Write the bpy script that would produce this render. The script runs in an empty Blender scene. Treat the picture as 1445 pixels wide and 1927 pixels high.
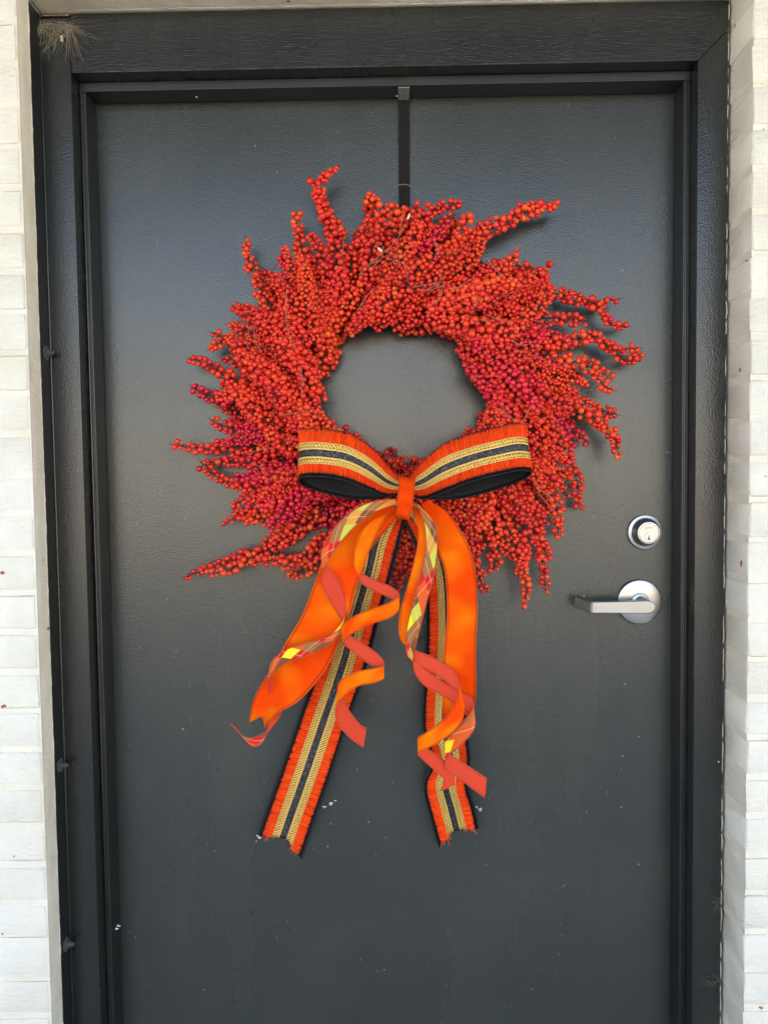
import bpy, bmesh, math, random
from mathutils import Vector, Matrix, noise as mnoise
rnd = random.Random(7)
V = Vector
rad = math.radians
sc = bpy.context.scene
col = sc.collection

# ------------------------------------------------------------------ camera
F, CX, CY = 1447.0, 722.5, 963.5                 # focal length and centre, in photo pixels (1445 x 1927)
CAM = V((0.01035, -1.45778, 1.33746))
PITCH, YAW, ROLL = 0.048154, 0.013347, -0.012856
fw = V((-math.sin(YAW)*math.cos(PITCH), math.cos(YAW)*math.cos(PITCH), -math.sin(PITCH)))
rt0 = V((math.cos(YAW), math.sin(YAW), 0)); up0 = rt0.cross(fw)
rt = math.cos(ROLL)*rt0 + math.sin(ROLL)*up0
up = -math.sin(ROLL)*rt0 + math.cos(ROLL)*up0
cd = bpy.data.cameras.new('camera'); cam = bpy.data.objects.new('camera', cd); col.objects.link(cam)
cam.matrix_world = Matrix(((rt.x, up.x, -fw.x, CAM.x), (rt.y, up.y, -fw.y, CAM.y), (rt.z, up.z, -fw.z, CAM.z), (0, 0, 0, 1)))
cd.sensor_fit = 'VERTICAL'; cd.sensor_height = 36.0; cd.lens = 36.0*F/1927.0
cd.clip_start = 0.05; cd.clip_end = 2000
sc.camera = cam

def at(x, y, Y):
    """the point of the plane Y (metres in front of the door: negative) that the photo shows at pixel x, y"""
    d = fw + rt*((x-CX)/F) - up*((y-CY)/F)
    return CAM + d*((Y-CAM.y)/d.y)

# ------------------------------------------------------------------ light: open shade, the sun stands behind the building
SUN_EL, SUN_AZ = rad(48), rad(14)                # azimuth from +Y towards +X
wd = bpy.data.worlds.new('World'); sc.world = wd; wd.use_nodes = True
nt = wd.node_tree; bg = nt.nodes['Background']
sky = nt.nodes.new('ShaderNodeTexSky'); sky.sky_type = 'NISHITA'; sky.sun_disc = False
sky.sun_elevation = SUN_EL; sky.sun_rotation = SUN_AZ
sky.air_density = 1.0; sky.dust_density = 3.0; sky.ozone_density = 0.7
nt.links.new(sky.outputs[0], bg.inputs[0]); bg.inputs[1].default_value = 0.15
sd = bpy.data.lights.new('sun', 'SUN'); sun = bpy.data.objects.new('sun', sd); col.objects.link(sun)
sd.energy = 4.6; sd.angle = rad(0.5); sd.color = (1, 0.94, 0.82)
sdir = V((math.sin(SUN_AZ)*math.cos(SUN_EL), math.cos(SUN_AZ)*math.cos(SUN_EL), math.sin(SUN_EL)))
sun.rotation_euler = sdir.to_track_quat('Z', 'Y').to_euler(); sun.location = (0, 6, 12)
vs = sc.view_settings; vs.view_transform = 'Standard'; vs.look = 'None'; vs.gamma = 1; vs.use_curve_mapping = False
vs.exposure = 2.6
sc.cycles.max_bounces = 8; sc.cycles.diffuse_bounces = 5

# ------------------------------------------------------------------ materials
class N:
    """small helper around a node tree"""
    def __init__(s, name):
        s.m = bpy.data.materials.new(name); s.m.use_nodes = True
        s.t = s.m.node_tree; s.b = s.t.nodes['Principled BSDF']
    def n(s, kind, **kw):
        o = s.t.nodes.new('ShaderNode'+kind)
        for k, v in kw.items(): setattr(o, k, v)
        return o
    def put(s, sock, v):
        if hasattr(v, 'is_output') or hasattr(v, 'links'): s.t.links.new(v, sock)
        else: sock.default_value = v
    def set(s, **kw):
        for k, v in kw.items(): s.put(s.b.inputs[k.replace('_', ' ')], v)
        return s
    def math(s, op, a, b=0.0, c=None, clamp=False):
        o = s.n('Math', operation=op, use_clamp=clamp); s.put(o.inputs[0], a); s.put(o.inputs[1], b)
        if c is not None: s.put(o.inputs[2], c)
        return o.outputs[0]
    def mix(s, f, a, b):
        o = s.n('Mix', data_type='RGBA'); s.put(o.inputs[0], f); s.put(o.inputs[6], a); s.put(o.inputs[7], b)
        return o.outputs[2]
    def co(s, which='Object', scale=(1, 1, 1)):
        o = s.n('TexCoord'); mp = s.n('Mapping'); s.t.links.new(o.outputs[which], mp.inputs[0]); mp.inputs[3].default_value = scale
        return mp.outputs[0]
    def noise(s, scale, co=None, detail=3, rough=0.5, **kw):
        o = s.n('TexNoise'); o.inputs['Scale'].default_value = scale; o.inputs['Detail'].default_value = detail; o.inputs['Roughness'].default_value = rough
        if co is not None: s.t.links.new(co, o.inputs['Vector'])
        return o.outputs[0]
    def vor(s, scale, co=None, feature='F1'):
        o = s.n('TexVoronoi', feature=feature); o.inputs['Scale'].default_value = scale
        if co is not None: s.t.links.new(co, o.inputs['Vector'])
        return o
    def ramp(s, f, stops, mode='LINEAR'):
        o = s.n('ValToRGB'); r = o.color_ramp; r.interpolation = mode
        while len(r.elements) > 1: r.elements.remove(r.elements[-1])
        for i, (p, c) in enumerate(stops):
            e = r.elements[0] if i == 0 else r.elements.new(p)
            e.position = p; e.color = c if len(c) == 4 else (*c, 1)
        s.put(o.inputs[0], f); return o.outputs[0]
    def bump(s, h, strength=0.3, dist=0.002, prev=None):
        o = s.n('Bump'); o.inputs['Strength'].default_value = strength; o.inputs['Distance'].default_value = dist
        s.put(o.inputs['Height'], h)
        if prev is not None: s.put(o.inputs['Normal'], prev)
        return o.outputs[0]
    def uv(s):
        o = s.n('UVMap'); x = s.n('SeparateXYZ'); s.t.links.new(o.outputs[0], x.inputs[0]); return x.outputs[0], x.outputs[1], o.outputs[0]

def geo_pos(k):
    g = k.n('NewGeometry'); return g.outputs['Position']

def black_paint(name, peel=260, stretch=(1, 1, 1), rough=0.33, depth=0.0006, base=(0.020, 0.0215, 0.021)):
    k = N(name); p = geo_pos(k)
    mp = k.n('Mapping'); k.t.links.new(p, mp.inputs[0]); mp.inputs[3].default_value = stretch
    n1 = k.noise(peel, mp.outputs[0], 2); n2 = k.noise(peel*0.3, mp.outputs[0], 2)
    h = k.math('ADD', n1, k.math('MULTIPLY', n2, 0.4))
    # dried specks of dirt and paint, more of them low down where rain splashes
    v = k.vor(150, p); sx = k.n('SeparateXYZ'); k.t.links.new(p, sx.inputs[0])
    rs = k.n('SeparateColor'); k.t.links.new(v.outputs['Color'], rs.inputs[0])
    low = k.math('MULTIPLY_ADD', sx.outputs[2], -0.05, 0.105, clamp=True)
    patch = k.math('GREATER_THAN', k.math('ADD', k.noise(3.0, p, 3), k.math('MULTIPLY', low, 1.2)), 0.56)
    few = k.math('LESS_THAN', rs.outputs[0], k.math('MULTIPLY_ADD', patch, k.math('MULTIPLY', low, 0.5), 0.005))
    size = k.math('MULTIPLY_ADD', k.math('POWER', rs.outputs[1], 3.0), 0.20, 0.06)
    spk = k.math('MULTIPLY', few, k.math('LESS_THAN', v.outputs['Distance'], size))
    dust = k.math('MULTIPLY', k.ramp(k.noise(5, p, 5), [(0.42, (0, 0, 0)), (0.75, (1, 1, 1))]), 0.35)
    c = k.mix(dust, (*base, 1), (base[0]*1.7, base[1]*1.7, base[2]*1.65, 1))
    c = k.mix(k.math('MULTIPLY', spk, k.math('MULTIPLY_ADD', k.math('POWER', rs.outputs[2], 2.0), 0.45, 0.06)), c, (0.42, 0.42, 0.40, 1))
    st = k.n('Mapping'); k.t.links.new(p, st.inputs[0]); st.inputs[3].default_value = (9, 1, 0.9); st.inputs[2].default_value = (0, 0.05, 0)
    scr = k.n('Mapping'); k.t.links.new(p, scr.inputs[0]); scr.inputs[3].default_value = (3, 1, 30); scr.inputs[2].default_value = (0, 0.4, 0)
    wipe = k.math('ADD', k.math('MULTIPLY', k.noise(1.0, st.outputs[0], 4), 0.20), k.math('MULTIPLY', k.ramp(k.noise(1.0, scr.outputs[0], 3), [(0.40, (0, 0, 0)), (0.95, (1, 1, 1))]), 0.02))
    rg = k.math('ADD', wipe, k.math('MULTIPLY_ADD', k.noise(2.2, p, 4), 0.20, rough-0.20))
    k.set(Base_Color=c, Roughness=k.math('ADD', rg, k.math('MULTIPLY', spk, 0.3)), Normal=k.bump(h, 0.75, depth))
    k.b.inputs['Specular IOR Level'].default_value = 0.65
    return k.m
M = {}
M['door'] = black_paint('door_paint', 360, (1, 1, 1), 0.25, 0.00050, (0.031, 0.0350, 0.0310))
M['frame'] = black_paint('frame_paint', 360, (1, 1, 0.8), 0.26, 0.0006, (0.0115, 0.0130, 0.0120))
M['frame_h'] = black_paint('frame_paint_brushed', 620, (0.10, 1, 1), 0.26, 0.0004, (0.012, 0.013, 0.0128))
M['reveal'] = black_paint('reveal_paint', 260, (1, 1, 0.12), 0.38, 0.0005, (0.0105, 0.0118, 0.0118))

def brick_paint(name, base, warm):
    k = N(name); p = geo_pos(k); oi = k.n('ObjectInfo')
    c = k.mix(k.ramp(k.noise(9, p, 5, 0.6), [(0.35, (0, 0, 0)), (0.75, (1, 1, 1))]), (*base, 1), (*warm, 1))
    c = k.mix(k.math('MULTIPLY', oi.outputs['Random'], 0.3), c, (base[0]*0.92, base[1]*0.92, base[2]*0.9, 1))
    pit = k.ramp(k.vor(330, p).outputs['Distance'], [(0.0, (1, 1, 1)), (0.16, (0, 0, 0))])
    msk = k.ramp(k.noise(24, p, 3), [(0.50, (0, 0, 0)), (0.62, (1, 1, 1))])
    pits = k.math('MULTIPLY', pit, msk)
    c = k.mix(k.math('MULTIPLY', pits, 0.9), c, (0.22, 0.19, 0.16, 1))
    chip = k.ramp(k.noise(34, p, 2), [(0.755, (0, 0, 0)), (0.765, (1, 1, 1))])
    c = k.mix(chip, c, (0.28, 0.09, 0.06, 1))
    mp = k.n('Mapping'); k.t.links.new(p, mp.inputs[0]); mp.inputs[3].default_value = (1, 1, 3)
    h = k.math('ADD', k.noise(60, mp.outputs[0], 5, 0.6), k.math('MULTIPLY', pits, -0.8))
    k.set(Base_Color=c, Roughness=0.62, Normal=k.bump(h, 1.0, 0.0026)); return k.m
M['brick'] = brick_paint('white_brick_paint', (0.755, 0.742, 0.675), (0.64, 0.60, 0.50))
M['mortar'] = brick_paint('painted_mortar', (0.76, 0.735, 0.65), (0.65, 0.59, 0.46))
M['caulk'] = brick_paint('old_caulk', (0.72, 0.68, 0.58), (0.55, 0.48, 0.37))
M['parge'] = brick_paint('smeared_parging', (0.80, 0.765, 0.65), (0.70, 0.64, 0.50))
M['lintel'] = brick_paint('lintel_paint', (0.70, 0.63, 0.49), (0.52, 0.43, 0.30))

def plain(name, c, rough=0.5, metal=0.0, **kw):
    k = N(name); k.set(Base_Color=(*c, 1), Roughness=rough, Metallic=metal); k.set(**kw); return k.m
k = N('satin_chrome'); p = geo_pos(k)
mp = k.n('Mapping'); k.t.links.new(p, mp.inputs[0]); mp.inputs[3].default_value = (0.06, 1, 1)
k.set(Base_Color=(0.40, 0.40, 0.395, 1), Metallic=1.0, Roughness=k.math('MULTIPLY_ADD', k.noise(60, p, 4), 0.16, 0.24)); M['chrome'] = k.m
M['chrome_grey'] = plain('worn_metal', (0.40, 0.42, 0.45), 0.33, 1.0)
M['bolt'] = plain('dusty_painted_bolt', (0.075, 0.073, 0.068), 0.5)
M['keyhole'] = plain('keyhole_dark', (0.01, 0.01, 0.01), 0.6)
M['engraving'] = plain('engraved_marks', (0.35, 0.32, 0.28), 0.6)
M['strap'] = plain('black_strap', (0.008, 0.008, 0.009), 0.7, Specular_IOR_Level=0.2)
M['strap_bare'] = plain('bare_strap_steel', (0.20, 0.185, 0.16), 0.55)
M['fleck'] = plain('dried_white_paint', (0.62, 0.62, 0.60), 0.8)
M['web'] = plain('dusty_web', (0.30, 0.255, 0.19), 0.9)
M['leaf'] = plain('dead_leaf', (0.50, 0.40, 0.26), 0.85)
M['stem'] = plain('dark_stem', (0.040, 0.018, 0.013), 0.7)
M['vine'] = plain('vine_bark', (0.030, 0.018, 0.012), 0.85)
M['tendril'] = plain('dry_tendril', (0.27, 0.17, 0.11), 0.75)
M['fray'] = plain('frayed_orange_thread', (0.72, 0.07, 0.02), 0.8)
M['husk'] = plain('pale_husk', (0.72, 0.60, 0.42), 0.6)

k = N('berry_skin'); at_ = k.n('Attribute', attribute_name='tint'); oi = k.n('ObjectInfo')
c = k.mix(oi.outputs['Alpha'], at_.outputs['Color'], oi.outputs['Color'])
p = geo_pos(k); c = k.mix(k.math('MULTIPLY', k.noise(160, p, 2), 0.16), c, (0.40, 0.012, 0.010, 1))
k.set(Base_Color=c, Roughness=0.34, Normal=k.bump(k.noise(500, p, 2), 0.15, 0.0006))
k.b.inputs['Specular IOR Level'].default_value = 0.42
k.b.inputs['Subsurface Weight'].default_value = 0.0
M['berry'] = k.m

def stitched(k, c, u, v, w, dark, inset=0.07, light=None):
    """a rolled rim and a line of dashed stitches along both edges of a ribbon"""
    e = k.math('ABSOLUTE', k.math('SUBTRACT', u, 0.5))
    rim = k.math('GREATER_THAN', e, 0.5-inset*0.45)
    dash = k.math('LESS_THAN', k.math('FRACT', k.math('MULTIPLY', v, 420)), 0.6)
    line = k.math('MULTIPLY', k.math('COMPARE', e, 0.5-inset, 0.021), dash)
    if light: c = k.mix(k.math('MULTIPLY', rim, 0.75), c, (*light, 1))
    return k.mix(k.math('MULTIPLY', line, 0.95), c, (*dark, 1))
def velvet(name, w, lo=0.44, hi=0.66, amt=0.70):
    k = N(name); u, v, uvv = k.uv()
    mp = k.n('Mapping'); k.t.links.new(uvv, mp.inputs[0]); mp.inputs[3].default_value = (0.5, 13, 1)
    nap_sheen = k.ramp(k.noise(1.0, mp.outputs[0], 1.5, 0.5), [(lo, (0, 0, 0)), (hi, (1, 1, 1))])
    fine = k.noise(900, geo_pos(k), 2)
    c = k.mix(k.math('MULTIPLY', nap_sheen, amt), (0.80, 0.058, 0.001, 1), (0.90, 0.26, 0.003, 1))  # amber sheen of the nap painted into the colour as noise bands
    c = k.mix(k.math('MULTIPLY', fine, 0.25), c, (0.62, 0.045, 0.002, 1))
    c = stitched(k, c, u, v, w, (0.30, 0.03, 0.006), 0.05 if w > 0.04 else 0.08, (0.62, 0.10, 0.02))
    k.set(Base_Color=c, Roughness=0.85, Normal=k.bump(fine, 0.35, 0.0008))
    k.b.inputs['Specular IOR Level'].default_value = 0.06
    k.b.inputs['Sheen Weight'].default_value = 0.35; k.b.inputs['Sheen Roughness'].default_value = 0.25; k.b.inputs['Sheen Tint'].default_value = (1.0, 0.40, 0.01, 1)
    return k.m
M['velvet'] = velvet('orange_velvet', 0.06); M['velvet_k'] = velvet('orange_velvet_knot', 0.03, 0.6, 0.9, 0.3); M['velvet_n'] = velvet('orange_velvet_narrow', 0.03, 0.40, 0.60, 0.75)
k = N('coral_satin'); u, v, uvv = k.uv()
mp = k.n('Mapping'); k.t.links.new(uvv, mp.inputs[0]); mp.inputs[3].default_value = (60, 500, 1)
c = k.mix(k.math('MULTIPLY', k.noise(1.0, mp.outputs[0], 2), 0.5), (0.64, 0.062, 0.027, 1), (0.54, 0.042, 0.020, 1))
c = stitched(k, c, u, v, 0.03, (0.28, 0.02, 0.012), 0.09, (0.62, 0.085, 0.03))
k.set(Base_Color=c, Roughness=0.55, Specular_IOR_Level=0.12, Normal=k.bump(k.noise(1.0, mp.outputs[0], 2), 0.2, 0.0004)); M['coral'] = k.m
k = N('argyle_print'); u, v, uvv = k.uv()
A_, B_ = 25.0, 1.20
p_ = k.math('ADD', k.math('MULTIPLY', v, A_), k.math('MULTIPLY', u, B_)); q_ = k.math('SUBTRACT', k.math('MULTIPLY', v, A_), k.math('MULTIPLY', u, B_))
cx = k.n('CombineXYZ'); k.put(cx.inputs[0], k.math('FLOOR', p_)); k.put(cx.inputs[1], k.math('FLOOR', q_))
wn = k.n('TexWhiteNoise', noise_dimensions='2D'); k.t.links.new(cx.outputs[0], wn.inputs[0])
c = k.ramp(wn.outputs['Value'], [(0, (0.20, 0.065, 0.028)), (.18, (0.90, 0.70, 0.012)), (.33, (0.58, 0.014, 0.016)), (.50, (0.66, 0.28, 0.05)), (.62, (0.52, 0.52, 0.07)), (.68, (0.66, 0.10, 0.020)), (.88, (0.34, 0.13, 0.04))], 'CONSTANT')
l1 = k.math('COMPARE', k.math('FRACT', k.math('ADD', k.math('MULTIPLY', p_, 0.5), 0.25)), 0.5, 0.013); l2 = k.math('COMPARE', k.math('FRACT', k.math('ADD', k.math('MULTIPLY', q_, 0.5), 0.25)), 0.5, 0.013)
c = k.mix(k.math('MULTIPLY', k.math('MAXIMUM', l1, l2), 0.45), c, (0.85, 0.70, 0.38, 1))
e = k.math('ABSOLUTE', k.math('SUBTRACT', u, 0.5)); c = k.mix(k.math('GREATER_THAN', e, 0.435), c, (0.52, 0.085, 0.035, 1))
c = stitched(k, c, u, v, 0.03, (0.25, 0.02, 0.01), 0.07)
k.set(Base_Color=c, Roughness=0.6, Specular_IOR_Level=0.15, Normal=k.bump(k.noise(1500, geo_pos(k), 1), 0.3, 0.0003)); M['argyle'] = k.m
k = N('black_satin'); u, v, uvv = k.uv(); e = k.math('ABSOLUTE', k.math('SUBTRACT', u, 0.5))
dash = k.math('LESS_THAN', k.math('FRACT', k.math('MULTIPLY', v, 420)), 0.65)
c = k.mix(k.math('MULTIPLY', k.math('MULTIPLY', k.math('COMPARE', e, 0.484, 0.006), dash), 0.5), (0.007, 0.007, 0.009, 1), (0.14, 0.14, 0.15, 1))
k.set(Base_Color=c, Roughness=0.42, Normal=k.bump(k.noise(120, geo_pos(k), 2), 0.12, 0.002), Specular_IOR_Level=0.10); M['satin'] = k.m
k = N('orange_fringe'); oi = k.n('Attribute', attribute_name='tint')
k.set(Base_Color=oi.outputs['Color'], Roughness=0.75, Specular_IOR_Level=0.1); k.b.inputs['Sheen Weight'].default_value = 0.15; k.b.inputs['Sheen Tint'].default_value = (1, .3, .05, 1); M['fringe'] = k.m
k = N('gold_braid'); u, v, uvv = k.uv(); p = geo_pos(k)
zig = k.math('PINGPONG', k.math('MULTIPLY_ADD', u, 1.2, k.math('MULTIPLY', v, 170)), 0.5)
fl = k.noise(480, p, 2, 0.7); hh = k.math('ADD', k.math('MULTIPLY', zig, 1.4), fl)
c = k.ramp(hh, [(0.50, (0.045, 0.026, 0.008)), (0.72, (0.50, 0.28, 0.05)), (1.0, (0.92, 0.62, 0.16))])
k.set(Base_Color=c, Metallic=0.55, Roughness=0.38, Normal=k.bump(hh, 0.9, 0.0012)); M['gold'] = k.m
k = N('gold_cord'); u, v, uvv = k.uv(); tw = k.math('SINE', k.math('MULTIPLY', v, 1700))
c = k.ramp(k.math('MULTIPLY_ADD', tw, 0.5, 0.5), [(0.1, (0.42, 0.24, 0.05)), (0.6, (0.90, 0.60, 0.18))])
k.set(Base_Color=c, Metallic=0.45, Roughness=0.4, Normal=k.bump(tw, 0.5, 0.0005)); M['cord'] = k.m
k = N('black_sequin_band'); p = geo_pos(k); v1 = k.vor(520, p)
c = k.mix(k.ramp(v1.outputs['Color'], [(0.72, (0, 0, 0)), (0.8, (1, 1, 1))]), (0.010, 0.010, 0.013, 1), (0.12, 0.12, 0.14, 1))
k.set(Base_Color=c, Roughness=0.30, Normal=k.bump(v1.outputs['Distance'], 0.9, 0.001)); M['sequin'] = k.m
k = N('pavement'); p = geo_pos(k)
c = k.mix(k.noise(1.2, p, 5), (0.38, 0.375, 0.34, 1), (0.29, 0.285, 0.26, 1)); k.set(Base_Color=c, Roughness=0.9); M['pavement'] = k.m
k = N('tan_far_ground'); p = geo_pos(k)
c = k.mix(k.noise(0.35, p, 5), (0.53, 0.45, 0.32, 1), (0.38, 0.33, 0.23, 1)); k.set(Base_Color=c, Roughness=0.95); M['tan_ground'] = k.m
M['asphalt'] = plain('asphalt', (0.055, 0.057, 0.062), 0.85)
M['soffit'] = plain('warm_board_soffit', (0.10, 0.072, 0.032), 0.75)
M['render_wall'] = plain('cream_wall', (0.6, 0.55, 0.46), 0.8)

# ------------------------------------------------------------------ object helpers
WORLD = {}
def tag(o, label=None, cat=None, group=None, kind=None):
    for k_, v_ in (('label', label), ('category', cat), ('group', group), ('kind', kind)):
        if v_: o[k_] = v_
    return o
def place(o, loc, parent):
    col.objects.link(o); loc = V(loc); WORLD[o.name] = loc.copy()
    if parent: o.parent = parent; o.location = loc - WORLD[parent.name]
    else: o.location = loc
    return o
def empty(name, loc):
    o = bpy.data.objects.new(name, None); o.empty_display_size = 0.05; return place(o, loc, None)
def mesh_data(name, verts, faces, mats, smooth=False, mi=None, uvs=None, tint=None):
    me = bpy.data.meshes.new(name); me.from_pydata([tuple(v) for v in verts], [], faces)
    for m in (mats if isinstance(mats, (list, tuple)) else [mats]): me.materials.append(m)
    if mi: me.polygons.foreach_set('material_index', mi)
    if smooth: me.polygons.foreach_set('use_smooth', [True]*len(faces))
    if uvs:
        l = me.uv_layers.new(name='UVMap'); flat = []
        for f in faces:
            for i in f: flat += list(uvs[i])
        l.data.foreach_set('uv', flat)
    if tint:
        a = me.color_attributes.new('tint', 'FLOAT_COLOR', 'POINT'); flat = []
        for t in tint: flat += [t[0], t[1], t[2], 1.0]
        a.data.foreach_set('color', flat)
    me.update(); return me
def mesh_obj(name, verts, faces, mats, parent=None, origin=None, **kw):
    if origin is None:
        n = len(verts); origin = V((sum(v[0] for v in verts)/n, sum(v[1] for v in verts)/n, min(v[2] for v in verts)))
    origin = V(origin)
    me = mesh_data(name, [V(v)-origin for v in verts], faces, mats, **kw)
    return place(bpy.data.objects.new(name, me), origin, parent)
def bm_obj(name, bm, mat, parent=None, origin=(0, 0, 0), smooth=False):
    me = bpy.data.meshes.new(name); origin = V(origin)
    bmesh.ops.translate(bm, verts=bm.verts, vec=-origin); bm.to_mesh(me); bm.free()
    for m in (mat if isinstance(mat, (list, tuple)) else [mat]): me.materials.append(m)
    if smooth: me.polygons.foreach_set('use_smooth', [True]*len(me.polygons))
    return place(bpy.data.objects.new(name, me), origin, parent)
def add_box(bm, x0, x1, y0, y1, z0, z1, bev=0.0, seg=1, cuts=0):
    r = bmesh.ops.create_cube(bm, size=1.0); vs_ = r['verts']
    bmesh.ops.scale(bm, vec=(x1-x0, y1-y0, z1-z0), verts=vs_); bmesh.ops.translate(bm, vec=((x0+x1)/2, (y0+y1)/2, (z0+z1)/2), verts=vs_)
    if bev: bmesh.ops.bevel(bm, geom=list({e for v in vs_ for e in v.link_edges}), offset=bev, segments=seg, profile=0.5, affect='EDGES')
def box(name, x0, x1, y0, y1, z0, z1, mat, parent=None, bev=0.0, seg=1):
    bm = bmesh.new(); add_box(bm, x0, x1, y0, y1, z0, z1, bev, seg)
    return bm_obj(name, bm, mat, parent, ((x0+x1)/2, (y0+y1)/2, z0))
def lathe(name, c, prof, mat, parent, n=40, axis='-Y'):
    """prof: (radius, distance out from the door)"""
    vs_, fs = [], []; c = V(c)
    for (r, h) in prof:
        for i in range(n):
            a = 2*math.pi*i/n
            vs_.append(c + (V((r*math.cos(a), -h, r*math.sin(a))) if axis == '-Y' else V((h, r*math.cos(a), r*math.sin(a)))))
    for j in range(len(prof)-1):
        for i in range(n):
            fs.append((j*n+i, j*n+(i+1) % n, (j+1)*n+(i+1) % n, (j+1)*n+i))
    fs.append(tuple(range((len(prof)-1)*n, len(prof)*n)))
    o = mesh_obj(name, vs_, fs, mat, parent, origin=c)
    bm = bmesh.new(); bm.from_mesh(o.data); bmesh.ops.recalc_face_normals(bm, faces=bm.faces); bm.to_mesh(o.data); bm.free()
    o.data.polygons.foreach_set('use_smooth', [True]*len(o.data.polygons)); o.data.set_sharp_from_angle(angle=rad(32))
    return o
def crom(P, n):
    """Catmull-Rom through P, n samples"""
    out = []; m = len(P)
    for i in range(n):
        t = i/(n-1)*(m-1); k_ = min(int(t), m-2); f = t-k_
        p0, p1, p2, p3 = P[max(k_-1, 0)], P[k_], P[k_+1], P[min(k_+2, m-1)]
        out.append(0.5*((2*p1)+(p2-p0)*f+(2*p0-5*p1+4*p2-p3)*f*f+(3*p1-p0-3*p2+p3)*f*f*f))
    return out
def tube(vs_, fs, pts, r0, r1, sides=5):
    base = len(vs_); n = len(pts)
    for i, p in enumerate(pts):
        t = (pts[min(i+1, n-1)]-pts[max(i-1, 0)]).normalized()
        a = t.cross(V((0.31, 1, 0.17))).normalized(); b = t.cross(a); r = r0+(r1-r0)*i/(n-1)
        for s in range(sides):
            g = 2*math.pi*s/sides; vs_.append(p+a*(r*math.cos(g))+b*(r*math.sin(g)))
    for i in range(n-1):
        for s in range(sides):
            fs.append((base+i*sides+s, base+i*sides+(s+1) % sides, base+(i+1)*sides+(s+1) % sides, base+(i+1)*sides+s))

# ------------------------------------------------------------------ setting: ground, road, added far slope, overhang
WALL_Y, FACE_Y, STOP_Y, JX = -0.165, -0.083, -0.050, 0.600
DW, DH = 0.5335, 2.03
def sheet(name, x0, x1, y0, y1, z, mat):
    return tag(mesh_obj(name, [(x0, y0, z), (x1, y0, z), (x1, y1, z), (x0, y1, z)], [(0, 1, 2, 3)], mat), kind='structure')
sheet('ground', -400, 400, -600, 60, -0.13, M['tan_ground'])
sheet('road', -300, 300, -16, -5.5, -0.126, M['asphalt'])
tag(box('pavement', -40, 40, -5.5, 0.4, -0.30, 0.0, M['pavement']), kind='structure')
# an added slope standing in for buildings opposite, for the door's warm reflection
hv, hf = [], []
NX, NY = 60, 10
for j in range(NY):
    for i in range(NX):
        x = -150+300*i/(NX-1); s = j/(NY-1)
        hgt = 11.0+3.0*mnoise.noise(V((x*0.03, 0, 3)))+1.6*mnoise.noise(V((x*0.11, 5, 1)))
        hv.append((x, -26-46*s+3*mnoise.noise(V((x*0.05, s*3, 2))), -0.2+hgt*(s**0.8)+0.6*mnoise.noise(V((x*0.2, s*6, 0)))))
for j in range(NY-1):
    for i in range(NX-1): hf.append((j*NX+i, j*NX+i+1, (j+1)*NX+i+1, (j+1)*NX+i))
tag(mesh_obj('reflection_slope', hv, hf, M['tan_ground'], smooth=True), kind='structure')
tag(box('porch_ceiling', -6, 6, -2.6, WALL_Y-0.004, 2.78, 2.90, M['soffit']), kind='structure')
tag(box('upper_wall', -6, 6, WALL_Y, 0.6, 2.42, 5.2, M['render_wall']), kind='structure')

# ------------------------------------------------------------------ painted brick walls: every brick is a piece
COURSE = 0.0677
def brick_mesh(L, seed):
    r = random.Random(seed); bm = bmesh.new(); add_box(bm, -L/2, L/2, 0, 0.092, 0, 0.0575, 0.0042, 2)
    for v in bm.verts: v.co += V((r.uniform(-1, 1)*0.0014, r.uniform(-1, 1)*0.0012, r.uniform(-1, 1)*0.0014))
    me = bpy.data.meshes.new('brick'); bm.to_mesh(me); bm.free(); me.materials.append(M['brick'])
    me.polygons.foreach_set('use_smooth', [True]*len(me.polygons)); me.set_sharp_from_angle(angle=rad(50)); return me
LONG = [brick_mesh(0.2035, i) for i in range(6)]; HALF = [brick_mesh(0.0965, 20+i) for i in range(5)]
def wall(side, label, zref):
    x0, x1 = (JX, 1.62) if side > 0 else (-1.62, -JX)
    e = 0.0045 if side > 0 else -0.0004
    w = box('brick_wall', x0+(e if side > 0 else 0), x1+(0 if side > 0 else e), WALL_Y+0.0032, 0.10, 0, 2.42, M['mortar'])
    tag(w, label, 'wall', 'painted brick walls beside the door')
    z0 = zref-math.floor(zref/COURSE)*COURSE-COURSE; k_ = 0
    while z0 < 2.40:
        zb = z0+0.005
        if zb > -0.03:
            x = JX+0.0025; half = (k_ % 2 == 0)
            while x < 1.60:
                L = 0.0965 if (half and x < JX+0.003) else 0.2035
                if x+L > 1.625: break
                me = rnd.choice(HALF if L < 0.15 else LONG)
                o = bpy.data.objects.new('brick', me)
                place(o, (side*(x+L/2+rnd.uniform(-.0008, .0008)), WALL_Y+rnd.uniform(-.0012, .0012), zb+rnd.uniform(-.001, .001)), w)
                o.rotation_euler = (rnd.uniform(-.006, .006), rnd.uniform(-.004, .004), (math.pi if False else 0)+rnd.uniform(-.006, .006))
                x += L+0.0095
        z0 += COURSE; k_ += 1
    return w
zl = at(30, 509, WALL_Y).z; zr = at(1420, 1015, WALL_Y).z
WL = wall(-1, 'white painted brick wall left of the black door frame', zl)
wall(1, 'white painted brick wall right of the door, beside the lever handle', zr)
# lintel over the opening
lt = empty('lintel', (0, WALL_Y, 2.150)); tag(lt, 'weathered cream lintel above the black door frame', 'lintel')
box('beam', -0.597, 0.597, WALL_Y, 0.0, 2.1505, 2.405, M['lintel'], lt, 0.004, 2)
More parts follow.
